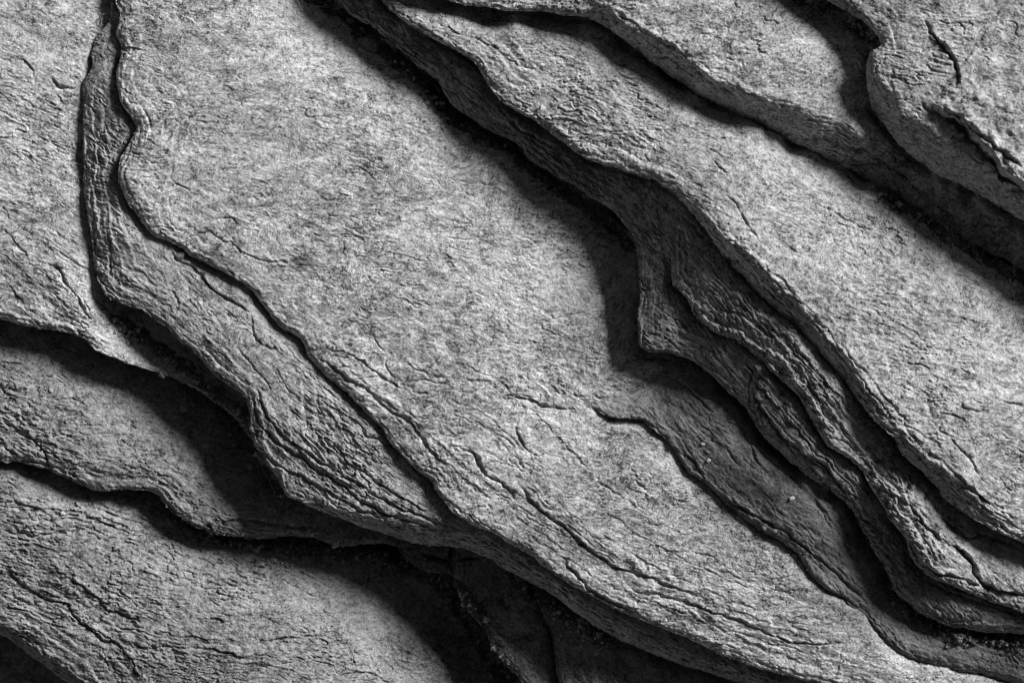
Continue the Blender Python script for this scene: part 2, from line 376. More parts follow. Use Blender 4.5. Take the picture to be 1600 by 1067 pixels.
slab(key='P', sag=6, sagw=30, z=-115, ang=1.0, base=0.15, T=50, label='mottled dark rock shard deep in the bottom crevice, left hand one of the pair',
  lip=[(700,880),(711,905),(712,920),(718,936),(729,954),(747,970),(762,992),(774,1020),(791,1041),(814,1064),(850,1110),(900,1300)],
  close=[(1100,1300),(920,1060),(890,950),(780,870)],
  roll=[(730,950,14,12),(790,1040,16,14)],
  ctrl=[(712,918,-120),(740,920,-104),(760,980,-106),(800,1050,-104),(850,1050,-130),(850,970,-136),(790,940,-112)])
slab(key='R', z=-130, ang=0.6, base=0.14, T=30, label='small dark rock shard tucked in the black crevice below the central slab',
  lip=[(600,840),(623,858),(633,874),(650,887),(681,895),(709,897),(740,905)],
  close=[(780,860),(700,810),(600,800)],
  roll=[(650,887,12,9)],
  ctrl=[(623,857,-124),(650,880,-122),(700,885,-120),(700,850,-128)])
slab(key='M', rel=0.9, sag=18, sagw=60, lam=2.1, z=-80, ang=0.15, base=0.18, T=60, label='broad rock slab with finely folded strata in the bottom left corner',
  lip=[(-700,700),(-250,850),(-120,930),(-40,975),(0,998),(19,1012),(41,1028),(62,1044),(81,1058),(100,1070),(160,1110),(500,1500)],
  close=[(900,1500),(1000,1100),(800,860),(500,780),(200,700),(-700,640)],
  roll=[(0,998,26,44),(80,1058,26,44)],
  ctrl=[(0,745,-76),(60,750,-82),(150,790,-94),(250,810,-120),(350,860,-126),(500,870,-150),(600,890,-200),(700,930,-270),(760,1000,-280),(0,850,-76),(60,810,-74),(200,900,-76),(350,930,-78),(450,960,-88),(450,1010,-84),(560,970,-120),(600,1060,-108),(0,950,-80),(20,1010,-84),(94,1067,-84),(720,1067,-200),(200,1000,-78)])

# cracks and small steps within slabs: key, points, depth, width, step, decay
CRACKS = [
 ('C',[(818,640),(806,668),(812,690),(832,712),(845,722)],3,2.2,2.5,25),
 ('C',[(806,745),(818,765),(826,782),(841,793),(862,809),(887,831),(909,850),(934,868),(956,884),(981,893),(1012,903),(1037,912),(1075,925)],5.5,3.0,3.5,50),
 ('C',[(975,920),(1019,929),(1056,935),(1097,950),(1144,965),(1175,978),(1206,993),(1237,1003),(1300,1006),(1330,1004)],4.2,2.4,2.5,40),
 ('C',[(715,695),(735,708),(755,730),(762,745),(790,756),(800,775),(806,785)],5,3,3,25),
 ('C',[(785,618),(815,620),(845,632),(860,636),(900,640)],5,2.8,3,25),
 ('C',[(880,618),(910,619),(945,622),(985,615),(1010,608)],3,2.4,2,20),
 ('C',[(578,520),(592,540),(604,552),(603,575),(612,590),(640,598),(668,594),(700,600)],2.4,1.8,1,15),
 ('C',[(630,565),(655,580),(690,590),(740,594),(775,600)],2.4,1.8,1.2,15),
 ('C',[(340,345),(358,338),(372,350),(384,357)],2.5,1.8,1.6,15),
 ('C',[(265,250),(272,268),(268,284),(300,300)],2.5,1.8,1.6,15),
 ('C',[(220,170),(230,185),(240,205)],3,2.2,1.6,15),
 ('C',[(490,425),(505,445),(520,455),(545,452)],2.4,1.8,1,12),
 ('C',[(290,375),(320,360),(350,372),(380,398),(420,410),(470,408)],2.5,2,1.6,20),
 ('C',[(450,545),(480,548),(520,545),(560,560),(590,585),(630,610),(680,620)],2.6,2.4,1.8,22),
 ('C',[(500,560),(540,590),(570,605),(600,635),(640,660),(670,700),(700,730)],4,4,3,22),
 ('C',[(520,585),(560,600),(620,640),(660,655),(700,650)],2.4,2,1.6,18),
 ('C',[(975,746),(990,750),(1000,758),(1012,768)],3,2,2,15),
 ('C',[(1040,860),(1080,862),(1110,868),(1125,880)],2,2,1.4,18),
 ('C',[(880,870),(888,890),(905,905),(925,925),(960,945),(985,955)],5,2.6,2,18),
 ('C',[(915,542),(922,547),(930,549)],3,1.8,0.5,8),
 ('C',[(685,272),(712,280),(740,287),(780,290)],2,1.6,0.8,12),
 ('C',[(1025,955),(1060,940),(1090,970),(1120,985)],2,2,1,12),
 ('C',[(690,640),(740,660),(800,690),(810,720)],1.8,2,1,18),
 ('C',[(335,118),(355,108),(378,125),(365,130),(345,128)],1.8,2,1,12),
 ('B',[(262,386),(270,400),(285,412),(300,418),(318,434),(330,452),(350,464),(375,478),(392,488)],7,3.5,4,20),
 ('B',[(392,488),(394,510),(396,530),(415,543),(440,546)],4,2.2,2,14),
 ('B',[(540,652),(560,660),(570,678),(590,688),(606,695)],7,3.4,3,16),
 ('B',[(392,620),(400,650),(420,680),(445,700),(480,722),(520,750),(555,775),(590,800),(640,815),(700,830)],7,3.2,5,20),
 ('B',[(400,600),(412,640),(440,680),(475,705),(515,730),(560,755),(600,785),(650,805),(720,830)],5.5,2.6,4,20),
 ('B',[(500,690),(530,700),(545,725),(580,745),(620,775),(680,805)],4.5,2.4,3,16),
 ('B',[(398,700),(430,725),(480,750),(530,780),(580,805),(640,830)],4.5,3,3,16),
 ('B',[(285,560),(320,575),(350,600)],2,2,2,14),
 ('B',[(262,440),(280,470),(272,500)],2.4,2.6,2,14),
 ('B',[(295,440),(298,470),(285,500)],2.4,2.6,1,14),
 ('B',[(165,360),(175,385),(172,420),(180,445)],3,2.5,3,12),
 ('B',[(145,330),(150,345),(146,370),(152,395)],5,4,2,10),
 ('B',[(930,975),(980,995),(1040,1020),(1090,1040)],4,3,4,14),
 ('B',[(800,870),(850,905),(910,950),(960,975)],4,3,4,14),
 ('A',[(28,155),(45,152),(60,112+0)],1.5,1.8,1,12),
 ('A',[(25,95),(42,98),(52,112),(55,125)],2.6,1.8,1.5,14),
 ('A',[(82,118),(84,128),(92,138),(112,140),(125,136)],4,3,2,14),
 ('A',[(92,152),(108,151),(125,153)],4,2,1.5,8),
 ('A',[(84,170),(100,165),(118,160)],2.5,2,1,8),
 ('A',[(0,358),(18,368),(32,388),(48,412),(60,420)],2.6,2,1.4,15),
 ('A',[(75,410),(92,422),(104,440),(118,462),(132,485),(148,505)],4,2.4,2,16),
 ('A',[(5,430),(20,455),(35,480),(60,490)],2.6,2,1.6,14),
 ('A',[(118,365),(110,375),(104,385)],2.4,1.8,1,8),
 ('A',[(175,480),(210,515),(260,548),(320,585),(370,630)],7,5,6,18),
 ('A',[(190,480),(230,505),(280,545),(330,590)],5,5,4,16),
 ('A',[(50,258),(62,262),(64,275),(55,285)],1.8,1.6,1,10),
 ('E',[(700,5),(760,8),(820,14)],2,2,2,12),
 ('E',[(1020,225),(1032,230),(1046,240)],3,2,1,10),
 ('E',[(1090,205),(1110,215),(1135,217),(1148,210)],3,2.2,2.5,14),
 ('E',[(1095,228),(1112,233),(1130,242)],3.5,2.4,2,10),
 ('E',[(1110,250),(1130,265),(1146,281)],2.6,1.8,1.4,12),
 ('E',[(1125,305),(1145,312),(1155,330),(1165,350),(1180,370),(1187,390)],2.6,1.9,1.6,15),
 ('E',[(1190,345),(1196,360),(1203,370)],2.4,1.8,1,10),
 ('E',[(1222,383),(1240,392),(1260,403)],2.4,1.8,1.4,10),
 ('E',[(1270,318),(1295,325),(1320,340),(1345,350)],2.4,1.9,1.4,14),
 ('E',[(1480,680),(1500,700),(1520,725),(1535,750)],3,2.2,2,15),
 ('E',[(1545,755),(1570,758),(1600,752)],2,1.8,1,14),
 ('E',[(1360,476),(1368,488),(1380,500)],2.4,1.8,1.2,10),
 ('E',[(1450,500),(1490,495),(1530,505),(1550,520)],2,2,1.4,14),
 ('E',[(1560,625),(1580,632),(1605,635)],4,3,1,10),
 ('E',[(1100,400),(1150,440),(1190,480)],0,2,0,10),
 ('E',[(1118,368),(1150,404),(1190,444),(1230,484),(1262,520)],4,3,3,8),
 ('E',[(1400,700),(1440,712),(1480,745),(1530,775),(1580,800)],3,3,3,16),
 ('E',[(1330,600),(1370,640),(1410,680),(1450,705)],2.4,2,1.6,12),
 ('E',[(700,40),(760,60),(800,95),(850,110)],1.6,2.6,1.2,18),
 ('F',[(1155,60),(1162,68),(1180,75)],2.6,2,1,10),
 ('F',[(1130,88),(1145,91),(1160,93)],2.6,2,1,10),
 ('F',[(1319,222),(1366,234),(1397,253),(1428,275),(1459,306),(1520,345)],5,4,5,24),
 ('F',[(1215,95),(1240,110),(1280,115)],1.8,2,1,14),
 ('F',[(960,12),(985,30),(1030,60),(1070,85),(1110,125),(1160,150)],3,3,2,14),
 ('G',[(1445,30),(1456,50),(1469,69),(1487,87),(1497,106),(1499,125),(1492,140)],9,3,6,26),
 ('G',[(1441,156),(1456,170),(1475,180),(1497,191),(1519,212),(1544,241),(1569,269),(1600,292),(1680,350),(1800,440)],16,7,22,60),
 ('G',[(1475,160),(1480,175),(1520,200),(1560,235),(1600,262)],6,4,6,20),
 ('G',[(1560,170),(1580,178),(1610,180)],1.8,2,1,14),
 ('G',[(1385,100),(1400,104),(1412,112)],2,2,1,10),
 ('D',[(1003,378),(1025,385),(1045,400)],3,2,1.5,10),
 ('D',[(1005,490),(1022,495),(1030,503)],2.4,1.8,1,10),
 ('D',[(1008,524),(1035,525),(1058,540),(1065,552)],2.6,1.8,1.4,10),
 ('D',[(1150,567),(1168,572),(1172,585),(1168,610),(1169,635),(1182,650)],4,2.2,2,12),
 ('D',[(1172,600),(1180,625),(1200,655),(1225,690),(1250,705),(1275,725),(1290,745)],4,2.4,3,12),
 ('D',[(1244,706),(1270,712),(1290,735),(1320,770),(1340,800),(1362,822),(1385,835)],5,3,4,14),
 ('D',[(1005,548),(1030,547),(1060,553)],3,2,2,8),
 ('D',[(640,40),(680,75),(740,110),(790,185),(860,225),(940,275),(1020,310)],2.5,3,2,14),
 ('D',[(1410,860),(1425,890),(1455,910),(1490,930),(1540,945),(1600,968)],5,3,4,12),
 ('D2',[(1010,310),(1035,320),(1060,338),(1090,360),(1110,385)],4,3,3,14),
 ('D2',[(1118,375),(1150,410),(1200,465),(1240,505),(1280,550)],4,3,3,10),
 ('D2',[(1469,806),(1497,829),(1519,842),(1540,838),(1560,845),(1600,860)],8,5,8,20),
 ('D2',[(1480,850),(1506,863),(1522,878),(1528,903),(1544,918),(1569,928),(1610,932)],8,4,7,20),
 ('D2',[(1290,680),(1320,690),(1345,712),(1370,735),(1400,760)],3,3,2,12),
 ('D2',[(1360,755),(1400,775),(1430,800),(1455,835),(1480,850)],4,3,3,14),
 ('D2',[(1437,790),(1450,770),(1440,752)],4,4,3,10),
 ('D2',[(1430,870),(1460,895),(1500,905),(1540,920)],5,3,4,12),
 ('K',[(1030,582),(1068,600),(1085,615),(1098,630),(1110,645)],4,2.6,3,16),
 ('K',[(1160,655),(1168,690),(1182,725),(1200,745)],3.5,2.2,2,12),
 ('K',[(1128,690),(1140,715),(1152,730)],2,2,1,12),
 ('K',[(1062,708),(1080,715),(1092,735),(1103,750)],4,2,2,8),
 ('K',[(1128,778),(1160,795),(1190,812),(1230,832),(1262,860),(1300,890),(1335,925),(1355,940)],5,2.6,3,12),
 ('K',[(1170,690),(1220,730),(1270,780),(1300,830)],2,2.4,1.5,14),
 ('K',[(1245,750),(1280,790),(1310,830),(1330,870),(1360,905)],2.2,2.4,1.5,12),
 ('K',[(1262,866),(1285,890),(1290,905)],3,2,1,8),
 ('K',[(1400,960),(1430,985),(1480,1005),(1550,1020),(1610,1035)],3,4,2,14),
 ('L',[(0,655),(30,672),(58,690),(72,710),(80,735)],4,2.4,2.5,14),
 ('L',[(55,690),(70,695),(90,715)],2.6,2,1.4,10),
 ('L',[(90,628),(110,622),(130,632)],2.4,2,1,10),
 ('L',[(0,690),(20,712),(60,724)],4,3,3,10),
 ('L',[(330,815),(380,812),(430,822),(500,828)],4,4,4,14),
 ('M',[(0,830),(35,834),(60,838),(85,834),(105,832),(122,830),(140,822)],6,3,-3,14),
 ('M',[(0,805),(40,812),(90,815),(120,810),(140,818)],3,2.4,-2,12),
 ('M',[(0,790),(40,797),(80,800),(120,798)],3,2.2,-2,12),
 ('M',[(20,775),(60,785),(100,783),(130,795)],2.6,2.2,-1.6,12),
 ('M',[(60,940),(85,940),(108,946),(120,965),(138,985),(158,1000),(180,1004),(200,1025)],6,3.2,3,24),
 ('M',[(95,900),(120,910),(145,930),(165,945),(172,955),(200,962),(225,975)],4,2.6,2.4,20),
 ('M',[(180,1004),(220,1010),(260,1010),(320,1012),(365,1020),(400,1032),(420,1020)],3.4,2.2,2,16),
 ('M',[(165,985),(210,990),(250,1003),(300,1005)],2.6,2,1.4,14),
 ('M',[(230,945),(245,943),(262,955),(270,968)],2.4,2,1,12),
 ('M',[(310,975),(340,965),(352,975),(335,990)],2.6,2.2,1.2,12),
 ('M',[(0,890),(30,910),(60,930),(75,945)],4,4,3,16),
 ('M',[(110,865),(130,875),(148,892)],2.4,1.8,1,12),
 ('M',[(15,780),(40,795),(75,770)],2,2,1,12),
]

rr = random.Random(21)
def fan(key, path, n, spread, dep, wid, stp, dec, lo=0.15, hi=0.6):
    P = chaikin(path, 1); L = len(P)
    for i in range(n):
        a = rr.random() * (1 - lo); b = min(1, a + rr.uniform(lo, hi)); o = rr.uniform(-spread, spread)
        q = P[int(a * (L - 1)):int(b * (L - 1)) + 1]
        if len(q) < 3: continue
        t = np.gradient(q, axis=0); t /= np.hypot(t[:, 0], t[:, 1])[:, None] + 1e-9
        q = q + np.stack([t[:, 1], -t[:, 0]], 1) * (o + np.linspace(0, rr.uniform(-6, 6), len(q))[:, None])
        CRACKS.append((key, [tuple(v) for v in q], dep * rr.uniform(0.6, 1.3), wid * rr.uniform(0.7, 1.2), stp * rr.uniform(0.4, 1.4), dec))


fan('C', [(470,545),(560,620),(640,690),(720,760),(800,820),(880,870),(960,920),(1060,960),(1160,1000),(1260,1040)], 20, 44, 1.3, 1.5, 0.9, 14)
fan('C', [(700,600),(780,640),(850,720),(920,790),(1010,850),(1120,900),(1230,940)], 12, 50, 1.3, 1.5, 0.8, 14)
fan('B', [(300,480),(390,560),(440,640),(520,710),(600,760),(690,810)], 14, 38, 1.9, 1.5, 1.3, 10)
fan('B', [(460,783),(560,822),(680,852),(780,880),(870,925),(990,985),(1100,1035)], 12, 14, 2.5, 1.8, 3, 10)
fan('D', [(1020,380),(1060,440),(1120,540),(1180,610),(1250,690),(1320,760),(1380,830)], 18, 22, 2.3, 1.5, 1.6, 10)
fan('D', [(560,10),(650,80),(720,140),(800,200),(880,250),(970,310)], 14, 14, 2.4, 1.8, 2, 10)
fan('D2', [(1080,350),(1150,440),(1220,530),(1290,610),(1360,700),(1430,800)], 16, 24, 2.4, 1.5, 1.8, 10)
fan('K', [(960,625),(1060,650),(1120,720),(1200,800),(1280,880),(1370,960),(1460,1020)], 12, 42, 1.0, 1.5, 0.6, 12)
fan('E', [(1090,340),(1150,400),(1230,480),(1310,570),(1390,670),(1460,730),(1540,800),(1620,850)], 20, 24, 1.8, 1.6, 1.3, 12)
fan('M', [(0,900),(80,930),(160,975),(260,1000),(380,1010),(500,1000)], 20, 55, 1.6, 1.5, 1.0, 16)
fan('M', [(0,780),(60,800),(130,800),(200,830),(300,860)], 20, 26, 2.4, 1.8, 1.8, 12)
fan('A', [(0,380),(60,420),(110,460),(150,530),(230,575)], 12, 40, 1.3, 1.5, 0.8, 14)
fan('L', [(0,660),(70,700),(150,740),(250,755),(330,800),(440,830)], 12, 26, 1.6, 1.5, 1.0, 12)
fan('F', [(960,30),(1050,90),(1150,155),(1260,205),(1380,250),(1480,320)], 14, 22, 1.6, 1.6, 1.2, 14)
fan('G', [(1380,90),(1390,150),(1440,220),(1520,270),(1600,310)], 10, 26, 1.6, 1.6, 1.2, 14)

ceil = np.full(GXX.shape, np.inf)
DIP = np.zeros(GXX.shape)
slab_objs = {}
seed = 0
for S in SLABS:
    seed += 1
    lip = chaikin(unproj(S['lip'], S['z']), 1)
    poly = np.vstack([lip, unproj(S['close'], S['z'])])
    # working window
    x0, y0 = poly.min(0) - 20; x1, y1 = poly.max(0) + 20
    ix = np.where((XS > x0) & (XS < x1))[0]; iy = np.where((YS > y0) & (YS < y1))[0]
    sl = (slice(iy[0], iy[-1] + 1), slice(ix[0], ix[-1] + 1))
    px = GXX[sl]; py = GYY[sl]; shp = px.shape
    # ragged edge: bend the plan coordinates a little
    wx = px + 4.5 * fbm(px, py, 34, 4, seed * 11, 0.55) + 1.0 * gnoise(px / 5.5, py / 5.5, seed)
    wy = py + 4.5 * fbm(px + 900, py, 34, 4, seed * 11 + 3, 0.55) + 1.0 * gnoise(px / 5.5, py / 5.5, seed + 50)

    def sp(a, b):
        d = segdist(a, b, np.vstack([poly, poly[:1]]))
        return np.where(inside(a, b, poly), d, -d)
    dp = field(wx.ravel(), wy.ravel(), sp).reshape(shp)
    dl = field(wx.ravel(), wy.ravel(), lambda a, b: segdist(a, b, lip)).reshape(shp)
    # only work on what is kept
    keep = dp > -6
    X = px[keep]; Y = py[keep]; D = np.maximum(dl[keep] * np.sign(dp[keep]), 0)
    z = tps(S['ctrl'], X, Y)
    w, h = idw([(*unproj(r[:2], S['z']), r[2], r[3]) for r in S['roll']], X, Y)
    w = w * (1 + 0.5 * fbm(X, Y, 70, 3, seed + 5))
    q = np.clip(1 - D / np.maximum(w, 2), 0, 1)
    drop = 0.25 * h * (1 - np.sqrt(np.maximum(1 - q * q, 0))) + 0.75 * h * q ** 1.3
    lam = S.get('lam', 1.0)
    # the lip breaks down in thin plates
    sp_ = 4.6 * (1 + 0.5 * fbm(X, Y, 90, 2, seed + 14))
    tt = drop / sp_ + 0.9 * fbm(X, Y, 38, 4, seed + 15, 0.6) + 0.5
    fr = tt - np.floor(tt)
    near_ = np.clip(drop / 3.0, 0, 1)
    z -= drop + near_ * sp_ * 0.8 * (np.clip((fr - 0.72) / 0.28, 0, 1) - fr)
    # rounded back from the edge in slow swells
    U0 = X * math.cos(S['ang']) + Y * math.sin(S['ang']); V0 = -X * math.sin(S['ang']) + Y * math.cos(S['ang'])
    z += 8.0 * fbm(X, Y, 230, 2, seed + 20) + 5.0 * fbm(U0, V0 * 1.6, 90, 3, seed + 23) + 1.3 * fbm(U0, V0 * 1.8, 36, 2, seed + 27)
    z -= S.get('sag', 8) * np.exp(-D / S.get('sagw', 42))
    rel = S.get('rel', 1.0) * np.clip(1.05 + 1.2 * fbm(X, Y, 260, 2, seed + 181), 0.55, 1.5)
    # laminae: stepped contours of a stretched noise
    a = S['ang']; ca, sa = math.cos(a), math.sin(a)
    bend = 26 * fbm(X, Y, 170, 3, seed + 31)
    U = (X * ca + Y * sa) + bend; V = (-X * sa + Y * ca) + bend * 0.8
    patch = np.clip(0.55 + 1.3 * fbm(X, Y, 120, 3, seed + 40), 0.12, 1.4)
    for (wu, wv, k, amp, sd_) in ((120, 34, 4, 1.5, 60), (44, 15, 2.6, 0.9, 70), (22, 8, 2.2, 0.6, 80)):
        n = fbm(U, V * wu / wv, wu, 4, seed + sd_, 0.55) * k
        f = n - np.floor(n)
        z += rel * amp * lam * patch * (np.where(f < 0.86, f / 0.86, (1 - f) / 0.14) - 0.5)
    # thin flaking lines: broken stretches of contour of a stretched noise
    for (wu, wv, k, dep, sd_, thr) in ((150, 60, 2.6, 3.2, 140, 0.06), (70, 26, 2.2, 2.6, 150, 0.06), (34, 14, 1.9, 1.8, 160, 0.04)):
        def nn(u, v): return fbm(u, v * wu / wv, wu, 4, seed + sd_, 0.5) * k
        n = nn(U, V); e_ = 1.2
        gr = np.hypot(nn(U + e_, V) - n, nn(U, V + e_) - n) / e_ + 1e-4
        f = n - np.floor(n) - 0.5
        dd = f / gr
        msk = lam ** 0.5 * np.clip((fbm(X, Y, wu * 0.5, 2, seed + sd_ + 5) - thr) * 6, 0, 1) * np.clip(0.7 + 1.5 * fbm(X, Y, 150, 2, seed + 171), 0.2, 1.5)
        z += rel * msk * (-dep * np.exp(-(dd / 1.05) ** 2) + 0.8 * dep * np.where(dd > 0, np.exp(-dd / 7), 0))
    # strata parallel to the edge
    for per, am, reach, sd_ in ((9.0, 1.9, 34, 90), (21.0, 2.9, 95, 94), (4.6, 0.8, 30, 98)):
        st = (D + per * 1.5 * fbm(X, Y, per * 7, 4, seed + sd_, 0.55)) / per
        f = st - np.floor(st)
        z += rel * am * lam ** 0.7 * np.clip(0.7 + 1.6 * fbm(X, Y, 60, 2, seed + sd_ + 2), 0, 1.6) * np.exp(-D / reach) * (np.where(f < 0.82, f / 0.82, (1 - f) / 0.18) - 0.5)
    # grain
    rough = np.clip(0.9 + 2.0 * fbm(X, Y, 130, 3, seed + 95), 0.25, 1.9)
    z += 0.7 * rel * rough * (1.5 * fbm(U, V * 1.9, 16, 3, seed + 100, 0.6) + 0.9 * fbm(X + 0.4 * Y, Y * 1.4 - 0.3 * X, 7.3, 2, seed + 110))
    pit = fbm(U, V * 1.5, 9, 2, seed + 130)
    z -= 3.0 * np.clip(pit - 0.34, 0, 0.4)
    for c in CRACKS:
        if c[0] != S['key']: continue
        P = chaikin(unproj(c[1], S['z']), 1)
        dep, wid, stp, dec = c[2:]
        R = 4 * dec + 10
        m = (X > P[:, 0].min() - R) & (X < P[:, 0].max() + R) & (Y > P[:, 1].min() - R) & (Y < P[:, 1].max() + R)
        if not m.any(): continue
        xx = X[m]; yy = Y[m]
        xx, yy = xx + 7 * fbm(xx, yy, 24, 4, 200 + seed, 0.6), yy + 7 * fbm(xx, yy, 24, 4, 230 + seed, 0.6)
        d_, sg, t, L = segdist(xx, yy, P, True)
        fl = max(18, dec * 1.1); fade = np.clip(t * L / fl, 0, 1) * np.clip((1 - t) * L / fl, 0, 1)
        wv_ = wid * (0.75 + 0.7 * gnoise(xx / 14, yy / 14, 300))
        dz = -dep * np.exp(-(d_ / np.maximum(wv_, 1)) ** 2)
        dz += np.where(sg > 0, stp * np.exp(-d_ / dec) * np.clip(d_ / 2.5, 0, 1), 0) * (t > 0) * (t < 1)
        k_ = 1.2 if dep >= 4 else 1.0
        z[m] += dz * fade * k_ * ({'B': 0.62, 'C': 0.85, 'A': 0.85, 'K': 0.85}.get(S['key'], 1)) * np.clip((1.0 if dep >= 4 else 0.8) + (0.8 if dep >= 4 else 1.5) * fbm(xx, yy, 26, 2, 310), 0.12, 1.4)
    z = z - DIP[sl][keep]
    Z = np.full(shp, -1e3); Z[keep] = z
    cl = ceil[sl]
    Z = np.minimum(Z, cl)
    # mesh
    dc = 0.25 * (dp[:-1, :-1] + dp[1:, :-1] + dp[:-1, 1:] + dp[1:, 1:])
    # drop what lies far beneath the layers above
    hid = np.minimum(np.minimum(S.get('hidden', np.inf), 0), 0)
    cov = COVER[sl] if seed > 1 else np.zeros(shp)
    cc = 0.25 * (cov[:-1, :-1] + cov[1:, :-1] + cov[:-1, 1:] + cov[1:, 1:])
    qm = (dc > 0) & (cc < 110)
    vid = np.full(shp, -1, np.int64)
    um = np.zeros(shp, bool)
    um[:-1, :-1] |= qm; um[1:, :-1] |= qm; um[:-1, 1:] |= qm; um[1:, 1:] |= qm
    vid[um] = np.arange(um.sum())
    a_ = vid[:-1, :-1][qm]; b_ = vid[1:, :-1][qm]; c_ = vid[1:, 1:][qm]; d__ = vid[:-1, 1:][qm]
    quads = np.stack([a_, b_, c_, d__], 1)       # y down: this order faces up
    gy, gx = np.gradient(dp, YS[iy[0]:iy[-1] + 1], XS[ix[0]:ix[-1] + 1])
    gl = np.hypot(gx, gy) + 1e-6
    vx = px[um].copy(); vy = py[um].copy(); vz = Z[um].copy(); vd = dp[um]
    nx_ = (gx / gl)[um]; ny_ = (gy / gl)[um]
    # boundary edges
    E = np.concatenate([quads[:, [0, 1]], quads[:, [1, 2]], quads[:, [2, 3]], quads[:, [3, 0]]])
    key = np.minimum(E[:, 0], E[:, 1]) * (len(vx) + 1) + np.maximum(E[:, 0], E[:, 1])
    uq, inv, cnt = np.unique(key, return_inverse=True, return_counts=True)
    be = E[cnt[inv] == 1]
    bv = np.unique(be)
    near = bv[np.abs(vd[bv]) < 2.6]
    vx[near] -= vd[near] * nx_[near]; vy[near] -= vd[near] * ny_[near]
    # faces of the rim point inward numerically where the layer is not cut by its own lip
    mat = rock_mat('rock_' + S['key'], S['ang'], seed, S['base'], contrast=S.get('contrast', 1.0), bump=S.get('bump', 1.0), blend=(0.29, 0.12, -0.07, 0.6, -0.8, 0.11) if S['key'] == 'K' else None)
    co = W(vx, vy, vz)
    org = W(np.array(vx.mean()), np.array(vy.mean()), np.array(S['z'] * 1.0))
    top = new_mesh('layered_stone', co, quads, mat, True, None, org)
    top['label'] = S['label']; top['category'] = 'stone'; top['group'] = 'layered rock slabs'
    # broken edge going down and back under
    T = S['T']
    remap = np.full(len(vx), -1, np.int64); remap[bv] = np.arange(len(bv))
    rings = []
    bx, by, bz = vx[bv], vy[bv], vz[bv]
    n0 = len(bv)
    K_ = 9
    for r in range(K_ + 1):
        t = r / K_
        inn = T * 0.55 * t ** 1.3 + (1.8 * math.sin(r * 2.4) + 2.2 * gnoise(bx / 18 + r * 3.1, by / 18, seed + 7)) * (1 if r else 0)
        inn = np.maximum(inn, 0)
        rings.append(W(bx + nx_[bv] * inn, by + ny_[bv] * inn, bz - T * t))
    rc = np.vstack(rings)
    i0 = remap[be[:, 0]]; i1 = remap[be[:, 1]]
    fq = [np.stack([i1 + r * n0, i0 + r * n0, i0 + (r + 1) * n0, i1 + (r + 1) * n0], 1) for r in range(K_)]
    edge = new_mesh('broken_edge', rc, np.vstack(fq), mat, True, top, org)
    slab_objs[S['key']] = top
    # the layers below stay under this one
    ins = dp > 0
    gap = np.clip(dp * 0.35, 0, 14) + 1.5
    free = np.zeros(shp)      # where a plate thins out and merges with the rock below
    if S['key'] == 'K': free = np.clip((80 - ((px - 900) * 0.6 + (py - 600) * 0.8)) / 60, 0, 1)
    if S['key'] == 'D2': free = np.clip((460 - py) / 60, 0, 1)
    nc = np.where(ins, Z - gap + free * 60, np.inf)
    ceil[sl] = np.minimum(ceil[sl], nc)
    DIP[sl] = np.maximum(DIP[sl], ((1 - free) * S.get('dip', 16) * np.exp(np.minimum(dp, 0) / S.get('dipw', 9)) * (0.75 + 0.8 * fbm(px, py, 60, 2, seed + 61)) * (np.clip((py - 395) / 90, 0.12, 1) if S['key'] == 'B' else 1)))
    if seed == 1: COVER = np.zeros(GXX.shape)
    COVER[sl] = np.maximum(COVER[sl], np.where(ins, dp, 0))
    S['Z'] = Z; S['sl'] = sl; S['dp'] = dp

HEIGHT = np.full(GXX.shape, -230.0)
for S in SLABS[::-1]:
    HEIGHT[S['sl']] = np.where(S['dp'] > 0, S['Z'], HEIGHT[S['sl']])


def hz(x, y):
    return HEIGHT[np.argmin(abs(YS - y)), np.argmin(abs(XS - x))]


# ------------------------------------------------------------ bedrock and ground beneath
gx_ = np.concatenate([-np.geomspace(20000, 1700, 30), np.arange(-1600, 3300, 20.), np.geomspace(3400, 20000, 30)])
mx, my = np.meshgrid(gx_, gx_)
bz = -300 + 22 * fbm(mx, my, 160, 5, 400)
bz = np.where((mx > 500) & (mx < 1200) & (my > 780) & (my < 1200), np.minimum(bz, -320), bz)
n = len(gx_); idx = np.arange(n * n).reshape(n, n)
q = np.stack([idx[:-1, :-1].ravel(), idx[1:, :-1].ravel(), idx[1:, 1:].ravel(), idx[:-1, 1:].ravel()], 1)
g = new_mesh('ground', W(mx.ravel(), my.ravel(), bz.ravel()), q, rock_mat('bedrock', 0.3, 77, 0.16), True)
g['kind'] = 'structure'

# ------------------------------------------------------------ dark crumbly earth, its black also painting shade into the crevices
soil_shade_mat = rock_mat('soil_shade', 0, 55, 0.085, contrast=1.3, bump=4.0)
SOIL_SHADE = [  # along the foot of a lip: points, half width, rise
 ([(455,-20),(530,10),(565,45),(600,80),(640,105),(675,132),(690,160),(730,196),(765,215),(800,230),(830,262),(880,296),(930,330),(965,352),(985,385)], 20, 16),
 ([(1380,300),(1420,320),(1460,345),(1510,378),(1560,405),(1620,435),(1700,480)], 36, 14),
 ([(1180,-40),(1240,0),(1300,30),(1350,66)], 20, 14),
 ([(170,585),(220,600),(262,612),(300,632),(340,655),(372,690),(392,730),(420,770),(450,800)], 24, 14),
 ([(440,800),(520,850),(600,880),(680,910),(740,960)], 30, 16),
 ([(180,500),(230,535),(290,580),(350,625),(380,650)], 14, 10),
 ([(250,795),(330,848),(420,860),(520,868),(600,880)], 16, 12),
 ([(700,930),(740,990),(770,1040),(790,1080)], 30, 14),
 ([(800,900),(850,940),(900,975),(960,1010)], 22, 12),
 ([(1395,918),(1440,968),(1510,996),(1600,1004),(1660,1008)], 12, 10),
]
SZ = np.full(GXX.shape, -1e3); SM = np.zeros(GXX.shape, bool)
